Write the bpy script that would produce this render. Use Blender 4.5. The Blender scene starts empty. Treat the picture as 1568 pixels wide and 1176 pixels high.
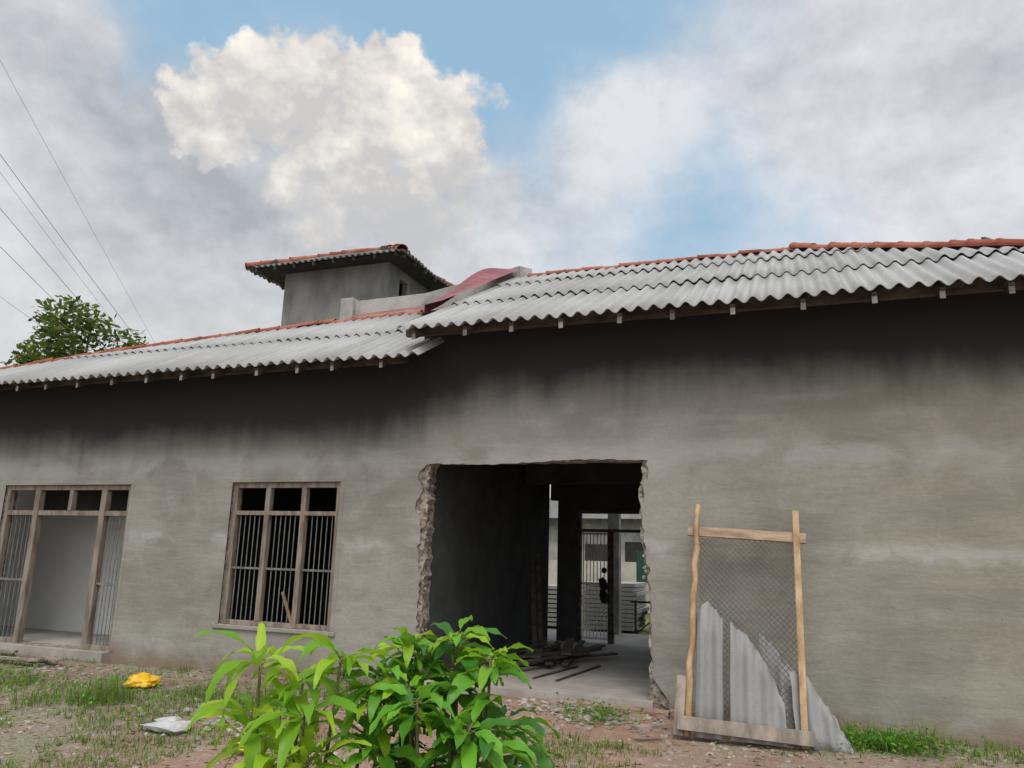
import bpy, bmesh, math, random
from mathutils import Vector, Matrix, noise as mn
R = random.Random(7)
sc = bpy.context.scene
COL = sc.collection

# ------------------------------------------------------------------ camera
th, ya, ro = math.radians(12.5), math.radians(20.5), math.radians(1.6)
fh = Vector((-math.sin(ya), math.cos(ya), 0)); rt = Vector((math.cos(ya), math.sin(ya), 0))
fw = fh*math.cos(th) + Vector((0,0,1))*math.sin(th)
up = -fh*math.sin(th) + Vector((0,0,1))*math.cos(th)
cr = rt*math.cos(ro) + up*math.sin(ro); cu = up*math.cos(ro) - rt*math.sin(ro)
cam = bpy.data.cameras.new("camera"); co = bpy.data.objects.new("camera", cam); COL.objects.link(co)
M = Matrix.Identity(4)
for i in range(3):
    M[i][0] = cr[i]; M[i][1] = cu[i]; M[i][2] = -fw[i]
M[0][3], M[1][3], M[2][3] = 0, -8.4, 1.57
co.matrix_world = M
cam.sensor_width = 36; cam.lens = 27.05; cam.clip_start = 0.05; cam.clip_end = 6000
sc.camera = co
sc.view_settings.view_transform = 'Standard'; sc.view_settings.look = 'None'; sc.view_settings.exposure = 0

# ------------------------------------------------------------------ node helpers
class NT:
    def __init__(s, tree): s.t = tree; s.n = tree.nodes; s.l = tree.links
    def put(s, inp, v):
        if isinstance(v, bpy.types.NodeSocket): s.l.new(v, inp)
        elif v is not None:
            try: inp.default_value = v
            except Exception: inp.default_value = (*v, 1)
    def math(s, op, a, b=None, c=None, clamp=False):
        n = s.n.new('ShaderNodeMath'); n.operation = op; n.use_clamp = clamp
        s.put(n.inputs[0], a); s.put(n.inputs[1], b)
        if c is not None: s.put(n.inputs[2], c)
        return n.outputs[0]
    def vm(s, op, a, b=None):
        n = s.n.new('ShaderNodeVectorMath'); n.operation = op
        s.put(n.inputs[0], a)
        if b is not None:
            if op == 'SCALE': s.put(n.inputs['Scale'], b)
            else: s.put(n.inputs[1], b)
        return n.outputs['Value'] if op in ('DISTANCE', 'DOT_PRODUCT', 'LENGTH') else n.outputs[0]
    def mr(s, v, a, b, c=0.0, d=1.0, smooth=True):
        n = s.n.new('ShaderNodeMapRange'); n.clamp = True
        if smooth: n.interpolation_type = 'SMOOTHSTEP'
        s.put(n.inputs[0], v)
        for i, x in zip((1, 2, 3, 4), (a, b, c, d)): s.put(n.inputs[i], x)
        return n.outputs[0]
    def noise(s, vec, scale, detail=4, rough=0.55, col=False, dist=0.0):
        n = s.n.new('ShaderNodeTexNoise'); s.put(n.inputs['Vector'], vec)
        n.inputs['Scale'].default_value = scale; n.inputs['Detail'].default_value = detail
        n.inputs['Roughness'].default_value = rough; n.inputs['Distortion'].default_value = dist
        return n.outputs['Color'] if col else n.outputs[0]
    def vor(s, vec, scale, detail=0, feature='F1', rough=0.5):
        n = s.n.new('ShaderNodeTexVoronoi'); n.feature = feature
        s.put(n.inputs['Vector'], vec); n.inputs['Scale'].default_value = scale
        if 'Detail' in n.inputs: n.inputs['Detail'].default_value = detail; n.inputs['Roughness'].default_value = rough
        return n.outputs[0]
    def mix(s, f, a, b, mode='MIX'):
        n = s.n.new('ShaderNodeMix'); n.data_type = 'RGBA'; n.blend_type = mode
        s.put(n.inputs[0], f)
        for i, x in ((6, a), (7, b)):
            if isinstance(x, tuple) and len(x) == 3: x = (*x, 1)
            s.put(n.inputs[i], x)
        return n.outputs[2]
    def sep(s, v):
        n = s.n.new('ShaderNodeSeparateXYZ'); s.put(n.inputs[0], v); return n.outputs
    def mapping(s, v, scale=(1,1,1), loc=(0,0,0), rot=(0,0,0)):
        n = s.n.new('ShaderNodeMapping'); s.put(n.inputs[0], v)
        n.inputs['Scale'].default_value = scale; n.inputs['Location'].default_value = loc; n.inputs['Rotation'].default_value = rot
        return n.outputs[0]

def newmat(name, rough=0.85, spec=0.3):
    m = bpy.data.materials.new(name); m.use_nodes = True
    t = NT(m.node_tree); b = t.n['Principled BSDF']
    b.inputs['Roughness'].default_value = rough
    b.inputs['Specular IOR Level'].default_value = spec
    tc = t.n.new('ShaderNodeTexCoord').outputs['Object']
    return m, t, b, tc
def bump(t, b, h, strength=0.4, dist=0.02):
    n = t.n.new('ShaderNodeBump'); n.inputs['Strength'].default_value = strength; n.inputs['Distance'].default_value = dist
    t.put(n.inputs['Height'], h); t.l.new(n.outputs[0], b.inputs['Normal'])
def simple(name, c1, c2, scale=6, rough=0.85, bscale=40, bst=0.3, bd=0.01, spec=0.3, stretch=(1,1,1)):
    m, t, b, tc = newmat(name, rough, spec)
    v = t.mapping(tc, stretch)
    f = t.mr(t.noise(v, scale, 4, 0.6), 0.3, 0.7)
    t.put(b.inputs['Base Color'], t.mix(f, c1, c2))
    bump(t, b, t.noise(v, bscale, 2), bst, bd)
    return m

# ------------------------------------------------------------------ materials
def wall_mat():
    m, t, b, tc = newmat("cement_plaster", 0.93, 0.15)
    x, y, z = t.sep(tc)
    big = t.noise(t.mapping(tc, (0.55, 1, 0.8)), 1.0, 4, 0.55, dist=0.6)
    mid = t.noise(tc, 2.4, 7, 0.62, dist=0.5)
    fine = t.noise(tc, 24, 4, 0.65)
    streak = t.noise(t.mapping(tc, (3.2, 3, 0.5)), 1.0, 4, 0.6)
    patch = t.noise(t.mapping(tc, (0.8, 1, 1.2)), 1.3, 4, 0.6, dist=0.8)
    hz = t.noise(t.mapping(tc, (0.45, 1, 3.4)), 1.5, 5, 0.62, dist=0.5)
    c = t.mix(t.mr(big, 0.33, 0.68), (0.262, 0.248, 0.218), (0.365, 0.350, 0.318))
    c = t.mix(t.mr(mid, 0.48, 0.72, 0, 0.45), c, (0.43, 0.415, 0.385))
    c = t.mix(t.mr(mid, 0.47, 0.30, 0, 0.45), c, (0.215, 0.19, 0.155))
    c = t.mix(t.mr(hz, 0.50, 0.70, 0, 0.42), c, (0.43, 0.42, 0.395))
    c = t.mix(t.mr(hz, 0.46, 0.30, 0, 0.34), c, (0.205, 0.19, 0.165))
    c = t.mix(t.mr(streak, 0.54, 0.8, 0, 0.28), c, (0.19, 0.18, 0.16))
    tint = t.math('MULTIPLY', t.mr(x, -1.5, 2.0, 0.1, 0.68), t.mr(big, 0.3, 0.6, 0.3, 1))
    c = t.mix(tint, c, t.mix(t.mr(patch, 0.35, 0.65), (0.255, 0.24, 0.175), (0.365, 0.345, 0.265)))
    c = t.mix(t.mr(fine, 0.35, 0.7, 0, 0.22), c, (0.20, 0.19, 0.165))
    wob = t.math('ADD', z, t.math('MULTIPLY', t.math('SUBTRACT', mid, 0.5), 0.36))
    def band(z0, w, amt, thr, src):
        bm = t.mr(t.math('ABSOLUTE', t.math('SUBTRACT', wob, z0)), 0.0, w, 1, 0)
        return t.math('MULTIPLY', t.math('MULTIPLY', bm, t.mr(src, thr, thr+0.16)), amt)
    c = t.mix(band(1.68, 0.12, 0.50, 0.46, patch), c, (0.50, 0.50, 0.49))
    c = t.mix(band(2.66, 0.26, 0.52, 0.36, patch), c, (0.45, 0.44, 0.43))
    c = t.mix(band(0.9, 0.12, 0.3, 0.5, big), c, (0.44, 0.44, 0.42))
    # dampness stains, plus eave shade painted into the wall colour
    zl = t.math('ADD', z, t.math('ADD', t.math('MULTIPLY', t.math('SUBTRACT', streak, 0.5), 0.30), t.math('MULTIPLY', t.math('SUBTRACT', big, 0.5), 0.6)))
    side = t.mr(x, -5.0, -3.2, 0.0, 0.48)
    damp_shade = t.mr(t.math('SUBTRACT', zl, side), 2.60, 3.30, 0, 0.95)
    c = t.mix(damp_shade, c, (0.026, 0.027, 0.030))
    zf = t.math('ADD', z, t.math('MULTIPLY', t.math('SUBTRACT', mid, 0.5), 0.5))
    c = t.mix(t.mr(zf, 0.02, 0.28, 0.8, 0), c, (0.24, 0.17, 0.125))
    pit = t.mr(t.vor(tc, 5.5, 0), 0.02, 0.05, 0.5, 0)
    c = t.mix(pit, c, (0.10, 0.095, 0.085))
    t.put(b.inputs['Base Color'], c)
    bump(t, b, t.math('ADD', t.math('MULTIPLY', fine, 0.25), t.noise(t.mapping(tc, (0.7, 1, 2.2)), 3, 4, 0.6)), 0.38, 0.035)
    return m
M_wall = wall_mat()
def brick_mat():
    m, t, b, tc = newmat("broken_blockwork", 0.95, 0.1)
    f = t.noise(tc, 12, 5, 0.7); g = t.vor(tc, 18, 0)
    c = t.mix(t.mr(f, 0.38, 0.62), (0.16, 0.13, 0.105), (0.48, 0.44, 0.38))
    c = t.mix(t.mr(g, 0.1, 0.5, 0.5, 0), c, (0.30, 0.18, 0.12))
    t.put(b.inputs['Base Color'], c); bump(t, b, f, 1.0, 0.05)
    return m
M_brick = brick_mat()
M_floor = simple("cement_floor", (0.30, 0.275, 0.25), (0.44, 0.405, 0.37), 1.8, 0.8)
M_redslab = simple("laterite_slab_edge", (0.26, 0.16, 0.12), (0.42, 0.30, 0.24), 5, 0.95, 25, 0.8, 0.03)
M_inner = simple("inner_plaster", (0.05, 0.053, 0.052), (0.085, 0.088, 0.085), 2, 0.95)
M_white = simple("whitewashed_wall", (0.70, 0.71, 0.70), (0.80, 0.80, 0.79), 1.2, 0.9)
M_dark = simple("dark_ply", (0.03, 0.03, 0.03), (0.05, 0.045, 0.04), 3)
M_wood = simple("weathered_frame_wood", (0.17, 0.135, 0.105), (0.34, 0.285, 0.235), 4, 0.8, 30, 0.5, 0.01, stretch=(4, 4, 0.7))
M_timber = simple("pale_raw_timber", (0.32, 0.195, 0.10), (0.56, 0.40, 0.24), 5, 0.75, 30, 0.5, 0.008, stretch=(2, 2, 0.6))
M_timber2 = simple("pale_raw_timber_rail", (0.28, 0.195, 0.13), (0.50, 0.38, 0.27), 5, 0.8, 30, 0.5, 0.008, stretch=(0.6, 2, 3))
M_oldtimber = simple("old_dark_timber", (0.05, 0.04, 0.033), (0.13, 0.11, 0.09), 4, 0.9, stretch=(1, 1, 3))
M_greyboard = simple("grey_weathered_board", (0.20, 0.165, 0.135), (0.38, 0.32, 0.27), 4, 0.9, stretch=(2, 2, 0.6))
M_rafter = simple("rafter_timber", (0.16, 0.14, 0.12), (0.40, 0.36, 0.31), 2.3, 0.9)
M_iron = simple("grey_iron_bars", (0.14, 0.145, 0.145), (0.24, 0.24, 0.23), 8, 0.5)
M_maroon = simple("maroon_metal_flashing", (0.20, 0.038, 0.044), (0.32, 0.10, 0.10), 2, 0.5, spec=0.4)
M_conc = simple("raw_concrete", (0.25, 0.245, 0.23), (0.46, 0.45, 0.42), 2.5, 0.95, 30, 0.5, 0.02)
M_tower = simple("tower_plaster", (0.15, 0.15, 0.14), (0.27, 0.265, 0.245), 1.5, 0.95, 12, 0.4, 0.03, stretch=(1.2, 1.2, 0.5))
def tile_mat():
    m, t, b, tc = newmat("red_ridge_tile", 0.85, 0.2)
    f = t.noise(tc, 1.7, 4, 0.65); g = t.noise(tc, 14, 3)
    c = t.mix(t.mr(f, 0.35, 0.65), (0.25, 0.07, 0.042), (0.42, 0.17, 0.11))
    c = t.mix(t.mr(g, 0.55, 0.75, 0, 0.5), c, (0.11, 0.07, 0.05))
    t.put(b.inputs['Base Color'], c); bump(t, b, g, 0.4, 0.01); return m
M_tile = tile_mat()
def sheet_mat(name, dark=1.0):
    m, t, b, tc = newmat(name, 0.92, 0.12)
    f = t.noise(t.mapping(tc, (0.9, 0.5, 0.5)), 1.0, 5, 0.62)
    s = t.noise(t.mapping(tc, (7, 0.6, 0.6)), 1.0, 4, 0.6)
    g = t.noise(tc, 35, 3)
    c = t.mix(t.mr(f, 0.3, 0.7), (0.335*dark, 0.335*dark, 0.332*dark), (0.47*dark, 0.472*dark, 0.47*dark))
    c = t.mix(t.mr(s, 0.48, 0.75, 0, 0.5), c, (0.24*dark, 0.235*dark, 0.22*dark))
    c = t.mix(t.mr(g, 0.5, 0.75, 0, 0.35), c, (0.26*dark, 0.255*dark, 0.245*dark))
    vx = t.n.new('ShaderNodeTexVoronoi'); vx.feature = 'F1'
    t.put(vx.inputs['Vector'], t.mapping(tc, (1.0, 0.55, 0.0))); vx.inputs['Scale'].default_value = 0.9; vx.inputs['Randomness'].default_value = 0.3
    tone = t.sep(vx.outputs['Color'])[0]
    c = t.mix(t.math('MULTIPLY', tone, 0.35), c, (0.30*dark, 0.29*dark, 0.28*dark))
    t.put(b.inputs['Base Color'], c); bump(t, b, g, 0.35, 0.008)
    return m
M_sheet = sheet_mat("fibre_cement_sheet")
M_sheet2 = sheet_mat("broken_fibre_cement", 0.80)
def leaf_mat(name, c1, c2, trans=0.45, rough=0.4, sc_=3.0):
    m = bpy.data.materials.new(name); m.use_nodes = True
    t = NT(m.node_tree); b = t.n['Principled BSDF']; out = t.n['Material Output']
    tc = t.n.new('ShaderNodeTexCoord').outputs['Object']
    geo = t.n.new('ShaderNodeNewGeometry')
    f = t.math('ADD', t.math('MULTIPLY', t.noise(tc, sc_, 2), 0.5), t.math('MULTIPLY', geo.outputs['Random Per Island'], 0.6))
    c = t.mix(t.mr(f, 0.25, 0.85), c1, c2)
    t.put(b.inputs['Base Color'], c); b.inputs['Roughness'].default_value = rough
    b.inputs['Specular IOR Level'].default_value = 0.35
    tr = t.n.new('ShaderNodeBsdfTranslucent'); t.put(tr.inputs[0], t.mix(0.35, c, (0.45, 0.75, 0.05)))
    mx = t.n.new('ShaderNodeMixShader'); mx.inputs[0].default_value = trans
    t.l.new(b.outputs[0], mx.inputs[1]); t.l.new(tr.outputs[0], mx.inputs[2]); t.l.new(mx.outputs[0], out.inputs[0])
    return m
M_leafY = leaf_mat("young_mango_leaf", (0.15, 0.36, 0.02), (0.40, 0.58, 0.04), 0.4)
M_leafD = leaf_mat("mature_mango_leaf", (0.025, 0.13, 0.015), (0.15, 0.40, 0.03), 0.3)
M_stem = simple("plant_stem", (0.10, 0.12, 0.04), (0.2, 0.17, 0.09), 12)
M_tree = leaf_mat("tree_foliage", (0.015, 0.04, 0.010), (0.15, 0.19, 0.03), 0.25, 0.5, 0.6)
M_bark = simple("bark", (0.08, 0.06, 0.045), (0.18, 0.14, 0.1), 8)
M_grass = leaf_mat("grass_blades", (0.05, 0.12, 0.018), (0.21, 0.29, 0.06), 0.3, 0.6, 1.2)
M_litter = simple("dry_leaf_litter", (0.16, 0.11, 0.06), (0.40, 0.31, 0.20), 3)
M_stone = simple("rubble_stone", (0.22, 0.19, 0.165), (0.46, 0.42, 0.38), 1.6, 0.95, 30, 0.6, 0.01)
M_yellow = simple("yellow_plastic", (0.80, 0.42, 0.01), (0.85, 0.55, 0.03), 6, 0.35, spec=0.5)
M_lump = simple("cement_lump", (0.36, 0.36, 0.36), (0.55, 0.55, 0.54), 6, 0.9)
M_black = simple("black_cloth", (0.012, 0.012, 0.013), (0.03, 0.03, 0.03), 6)
M_cable = simple("cable_grey", (0.13, 0.14, 0.15), (0.2, 0.21, 0.22), 3)
M_mesh = simple("wire_mesh_steel", (0.10, 0.09, 0.08), (0.20, 0.18, 0.16), 3, 0.6)
M_greenp = simple("green_sheet_fence", (0.02, 0.06, 0.045), (0.035, 0.09, 0.06), 2, 0.6)
M_cream = simple("cream_boundary_wall", (0.42, 0.39, 0.34), (0.58, 0.54, 0.48), 1.5)

# ------------------------------------------------------------------ mesh builder
class MB:
    def __init__(s): s.v = []; s.f = []
    def quad(s, a, b, c, d):
        n = len(s.v); s.v += [tuple(a), tuple(b), tuple(c), tuple(d)]; s.f.append((n, n+1, n+2, n+3))
    def tri(s, a, b, c):
        n = len(s.v); s.v += [tuple(a), tuple(b), tuple(c)]; s.f.append((n, n+1, n+2))
    def box(s, x0, x1, y0, y1, z0, z1):
        n = len(s.v)
        s.v += [(x0,y0,z0),(x1,y0,z0),(x1,y1,z0),(x0,y1,z0),(x0,y0,z1),(x1,y0,z1),(x1,y1,z1),(x0,y1,z1)]
        s.f += [tuple(n+i for i in q) for q in ((0,3,2,1),(4,5,6,7),(0,1,5,4),(1,2,6,5),(2,3,7,6),(3,0,4,7))]
    def beam(s, p, q, w, h, up=(0,0,1)):
        p, q = Vector(p), Vector(q); d = (q-p).normalized(); u = Vector(up)
        r = d.cross(u)
        if r.length < 1e-4: r = d.cross(Vector((0,1,0)))
        r.normalize(); u = r.cross(d).normalized()
        n = len(s.v)
        for e in (p, q):
            for a, b in ((-1,-1),(1,-1),(1,1),(-1,1)):
                s.v.append(tuple(e + r*a*w/2 + u*b*h/2))
        s.f += [tuple(n+i for i in k) for k in ((0,1,2,3),(7,6,5,4),(0,4,5,1),(1,5,6,2),(2,6,7,3),(3,7,4,0))]
    def tube(s, pts, rads, seg=7):
        n0 = len(s.v); pts = [Vector(p) for p in pts]
        for i, p in enumerate(pts):
            d = (pts[min(i+1, len(pts)-1)] - pts[max(i-1, 0)]).normalized()
            r = d.cross(Vector((0.13, 0.31, 1)) if abs(d.z) < 0.9 else Vector((1, 0.2, 0))).normalized(); u = r.cross(d)
            for k in range(seg):
                a = 2*math.pi*k/seg; s.v.append(tuple(p + (r*math.cos(a)+u*math.sin(a))*rads[i]))
        for i in range(len(pts)-1):
            for k in range(seg):
                a = n0+i*seg+k; b = n0+i*seg+(k+1) % seg
                s.f.append((a, b, b+seg, a+seg))
        s.f.append(tuple(n0+k for k in range(seg))[::-1]); e = n0+(len(pts)-1)*seg
        s.f.append(tuple(e+k for k in range(seg)))
    def obj(s, name, mat, parent=None, smooth=False, bevel=0.0, recalc=False):
        me = bpy.data.meshes.new(name); me.from_pydata(s.v, [], s.f); me.update()
        if recalc:
            bm = bmesh.new(); bm.from_mesh(me); bmesh.ops.recalc_face_normals(bm, faces=bm.faces); bm.to_mesh(me); bm.free()
        me.materials.append(mat)
        o = bpy.data.objects.new(name, me); COL.objects.link(o)
        if smooth:
            for p in me.polygons: p.use_smooth = True
        if parent: o.parent = parent
        if bevel:
            b = o.modifiers.new("bevel", 'BEVEL'); b.width = bevel; b.segments = 2; b.limit_method = 'ANGLE'
        return o
def empty(name):
    e = bpy.data.objects.new(name, None); COL.objects.link(e); return e

house = empty("unfinished_cement_house")

# ------------------------------------------------------------------ facade walls (2D filled outlines)
FL = 0.14
def jag(pts, amp, step, seed):
    r = random.Random(seed); out = []
    for (a, b) in zip(pts[:-1], pts[1:]):
        L = math.dist(a, b); n = max(1, int(L/step)); dx, dz = (b[0]-a[0])/L, (b[1]-a[1])/L
        for i in range(n):
            t = i/n; o = (r.uniform(-1, 1)*amp if i else 0)
            out.append((a[0]+(b[0]-a[0])*t - dz*o, a[1]+(b[1]-a[1])*t + dx*o))
    out.append(pts[-1]); return out
def outline_wall(name, loops, y0, y1, mat, side_mat=None):
    cu_ = bpy.data.curves.new(name, 'CURVE'); cu_.dimensions = '2D'; cu_.fill_mode = 'BOTH'; cu_.extrude = (y1-y0)/2
    for lp in loops:
        sp = cu_.splines.new('POLY'); sp.points.add(len(lp)-1)
        for i, (x, z) in enumerate(lp): sp.points[i].co = (x, z, 0, 1)
        sp.use_cyclic_u = True
    tmp = bpy.data.objects.new(name+"_c", cu_); COL.objects.link(tmp)
    dg = bpy.context.evaluated_depsgraph_get()
    me = bpy.data.meshes.new_from_object(tmp.evaluated_get(dg)); me.name = name
    bpy.data.objects.remove(tmp)
    for v in me.vertices:
        x, z, k = v.co; v.co = (x, (y0+y1)/2 - k, z)
    me.update()
    me.materials.clear(); me.materials.append(mat)
    if side_mat:
        me.materials.append(side_mat)
        for p in me.polygons:
            if abs(p.normal.y) < 0.5: p.material_index = 1
    for p in me.polygons: p.use_smooth = False
    o = bpy.data.objects.new(name, me); COL.objects.link(o); o.parent = house
    return o
XL, XR = -14.0, 3.6
def outer_loop(op):
    return [(XL, -0.15)] + op[::-1] + [(XR, -0.15), (XR, 4.40), (-4.34, 4.40), (-4.34, 4.06), (XL, 4.06)]
pl_r = jag([(-1.32, -0.15), (-1.34, 0.16), (-1.40, 0.24), (-1.50, 0.38), (-1.515, 1.30)], 0.010, 0.05, 1) + \
       jag([(-1.515, 1.30), (-1.56, 1.65), (-1.60, 1.95), (-1.57, 2.25), (-1.62, 2.38), (-1.53, 2.42), (-1.53, 2.62)], 0.022, 0.04, 2)
pl_t = jag([(-1.53, 2.62), (-2.3, 2.645), (-3.3, 2.60), (-4.12, 2.62)], 0.008, 0.06, 3)
pl_l = jag([(-4.12, 2.62), (-4.25, 2.58), (-4.33, 2.46), (-4.26, 2.28), (-4.34, 2.12), (-4.25, 1.85), (-4.28, 1.6), (-4.23, 1.3), (-4.25, 1.0), (-4.22, 0.5), (-4.24, 0.14), (-4.23, -0.15)], 0.022, 0.035, 4)
pl_open = pl_r[:-1] + pl_t[:-1] + pl_l
co_open = jag([(-1.50, -0.15), (-1.53, 0.3), (-1.53, 1.2), (-1.60, 1.7), (-1.64, 2.3), (-1.58, 2.62)], 0.02, 0.08, 5)[:-1] + \
          jag([(-1.58, 2.62), (-4.14, 2.63)], 0.008, 0.12, 6)[:-1] + \
          jag([(-4.14, 2.63), (-4.20, 2.5), (-4.19, 1.8), (-4.2, 1.0), (-4.2, -0.15)], 0.022, 0.05, 8)
win = [(-7.08, 0.60), (-5.41, 0.60), (-5.41, 2.41), (-7.08, 2.41)]
door = [(-11.32, FL), (-8.84, FL), (-8.84, 2.39), (-11.32, 2.39)]
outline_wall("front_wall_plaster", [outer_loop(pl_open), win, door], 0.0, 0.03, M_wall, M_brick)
core = outline_wall("front_wall_core", [outer_loop(co_open), win, door], 0.03, 0.22, M_brick, M_brick)
for p in core.data.polygons: p.material_index = 0
mb = MB()
def lump(mb, c, r, rnd, sq=(1,1,1)):
    n = len(mb.v); bm = bmesh.new(); bmesh.ops.create_icosphere(bm, subdivisions=1, radius=1)
    rot = Matrix.Rotation(rnd.uniform(0, 6.28), 3, Vector((rnd.uniform(-1,1), rnd.uniform(-1,1), rnd.uniform(-1,1.1))).normalized())
    for v in bm.verts:
        k = rnd.uniform(0.65, 1.15); p = rot @ (v.co*k); p = Vector((p.x*sq[0], p.y*sq[1], p.z*sq[2])); mb.v.append(tuple(Vector(c)+p*r))
    for f in bm.faces: mb.f.append(tuple(n+v.index for v in f.verts))
    bm.free()
for i in range(150):
    z = R.uniform(0.3, 2.55); lump(mb, (-4.215 + R.uniform(-0.04, 0.02), R.uniform(0.03, 0.2), z), R.uniform(0.008, 0.028), R)
for i in range(60):
    z = R.uniform(1.3, 2.4); lump(mb, (-1.585 + R.uniform(-0.02, 0.04), R.uniform(0.03, 0.2), z), R.uniform(0.010, 0.03), R)
for i in range(30):
    z = R.uniform(0.1, 0.4); lump(mb, (-1.44 + R.uniform(-0.06, 0.05), R.uniform(0.04, 0.2), z*0.8), R.uniform(0.02, 0.04), R)
mb.obj("broken_masonry_edges", M_brick, house)
mb = MB()
def surround(x0, x1, z0, z1, sill=True):
    w, p = 0.06, -0.006
    mb.box(x0-w, x1+w, p, 0.02, z1, z1+w)
    mb.box(x0-w, x0, p, 0.02, z0, z1-0.001); mb.box(x1, x1+w, p, 0.02, z0, z1-0.001)
    if sill: mb.box(x0-w-0.02, x1+w+0.02, -0.03, 0.2, z0-0.05, z0-0.002)
surround(-7.08, -5.41, 0.60, 2.41); surround(-11.32, -8.84, FL, 2.39, False)
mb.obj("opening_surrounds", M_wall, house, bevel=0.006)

# ------------------------------------------------------------------ other walls and floors
mb = MB()
mb.box(-14.0, XR, 0.22, 7.0, -0.2, FL)
mb.box(-4.2, -1.5, -0.03, 0.22, -0.2, FL-0.004)
mb.box(-11.32, -8.84, -0.12, 0.22, -0.2, FL-0.006)
mb.obj("floor_slab", M_floor, house)
mb = MB(); rr = random.Random(3)
x = -4.25
while x < -1.2:
    w = rr.uniform(0.25, 0.6); mb.box(x, x+w-0.004, -0.10-rr.uniform(0, 0.10), -0.035, -0.15, 0.085+rr.uniform(-0.04, 0.02)); x += w
for (a, b_) in ((-14, -11.4), (-8.8, -4.3), (-1.3, 3.6)):
    x = a
    while x < b_:
        w = rr.uniform(0.3, 0.9); mb.box(x, min(x+w, b_), -0.028-rr.uniform(0, 0.02), -0.001, -0.15, -0.005+rr.uniform(-0.05, 0.04)); x += w+0.01
mb.obj("plinth_edge", M_redslab, house, bevel=0.012)

def poly_prism(mb, yz, x0, x1):
    n = len(mb.v); k = len(yz)
    for x_ in (x0, x1):
        for (y_, z_) in yz: mb.v.append((x_, y_, z_))
    mb.f.append(tuple(n+i for i in range(k))[::-1]); mb.f.append(tuple(n+k+i for i in range(k)))
    for i in range(k):
        j = (i+1) % k; mb.f.append((n+i, n+j, n+k+j, n+k+i))
mb = MB()
m_ = 0.5175
def zr(s): return 4.13 + m_*s
poly_prism(mb, [(0.22, FL), (4.95, FL), (4.95, zr(2.2)), (3.25, zr(3.95)-0.12), (0.22, zr(0.92)-0.1)], -4.34, -4.205)
poly_prism(mb, [(0.22, FL), (5.0, FL), (5.0, 4.4), (0.22, 4.4)], XR-0.2, XR)
mb.box(-4.06, -3.70, 5.0, 5.2, FL, 4.9); mb.box(-4.205, -4.06, 5.0, 5.2, 2.55, 4.9)
mb.box(-3.70, -2.20, 5.0, 5.2, 2.39, 4.9); mb.box(-2.20, XR, 5.0, 5.2, FL, 4.9)
mb.box(-4.2, 3.4, 3.6, 3.8, 2.72, 3.05)
mb.box(-4.18, -3.9, 3.6, 3.8, 3.05, 4.9)
mb.box(-8.4, -8.25, 0.22, 4.0, FL, 4.0); mb.box(-14.0, -4.34, 4.0, 4.2, FL, 4.2); mb.box(-14.0, -13.8, 0.22, 0.7, FL, 4.0); mb.box(-14.0, -13.8, 3.0, 4.0, FL, 4.0)  # gap in the unseen left end wall is added to brighten the door room
mb.box(-1.0, -0.85, 0.22, 5.0, FL, 4.4)
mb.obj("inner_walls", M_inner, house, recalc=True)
mb = MB(); mb.box(-13.0, -8.405, 1.5, 1.62, FL+0.002, 2.9); mb.obj("whitewashed_partition", M_white, house)

# ------------------------------------------------------------------ corrugated roofs
PITCH, AMP = 0.165, 0.027
def corr(name, O, A, S, a0, a1, depth, z0, m, mat, rowlen=1.55, seed=0, eave_jit=0.022, parent=house, step=12):
    O, A, S = Vector(O), Vector(A), Vector(S)
    slope = Vector((S.x, S.y, m)); N = Vector((-m*S.x, -m*S.y, 1)).normalized()
    rr = random.Random(seed); v = []; f = []
    da = PITCH/step; n = int((a1-a0)/da)+1
    maxd = max(depth(a0+i*da) for i in range(n)); rows = int(math.ceil(maxd/rowlen))
    shw = PITCH*6.0
    for r in range(rows):
        jit = [rr.uniform(-1, 1)*eave_jit for _ in range(400)]; lift = [rr.uniform(0, 0.016) for _ in range(400)]
        prev = None
        for i in range(n+1):
            a = min(a0 + i*da, a1); sh = int((a-a0)/shw)
            s0 = r*rowlen - (0.10 if r else 0) + jit[sh]; s1 = (r+1)*rowlen; dl = depth(a); s1 = min(s1, dl)
            if s1 <= s0 + 0.02: prev = None; continue
            w = AMP*math.cos(2*math.pi*a/PITCH)
            fr = (a-a0)/shw - sh; w += 0.006*(1-fr)
            idx = []
            for k, s_ in enumerate((s0, (s0+s1)/2, s1)):
                off = w + (0.020 + lift[sh])*(1-k/2) * (1 if r else 0.3)
                off += mn.noise(Vector((a*0.6, s_*0.8+seed, 0)))*0.022
                p = O + A*a + slope*s_ + Vector((0, 0, z0)) + N*off
                v.append(tuple(p)); idx.append(len(v)-1)
            if prev:
                for k in range(2): f.append((prev[k], idx[k], idx[k+1], prev[k+1]))
            prev = idx
    me = bpy.data.meshes.new(name); me.from_pydata(v, [], f); me.materials.append(mat)
    for p in me.polygons: p.use_smooth = True
    o = bpy.data.objects.new(name, me); COL.objects.link(o); o.parent = parent
    sm = o.modifiers.new("thick", 'SOLIDIFY'); sm.thickness = 0.008; sm.offset = -1
    return o
dR = lambda a: min(3.95, 4.2-a)
corr("right_roof_front", (0,-0.7,0), (1,0,0), (0,1,0), -4.34, 4.15, dR, 4.13, m_, M_sheet, seed=1)
corr("right_roof_back", (0,7.2,0), (-1,0,0), (0,-1,0), -4.15, 4.34, lambda a: min(3.95, 4.2+a), 4.13, m_, M_sheet, seed=2, step=6)
corr("right_roof_hip", (4.2,3.25,0), (0,1,0), (-1,0,0), -3.9, 3.9, lambda a: 3.95-abs(a), 4.13, m_, M_sheet, seed=3, step=6)
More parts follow.
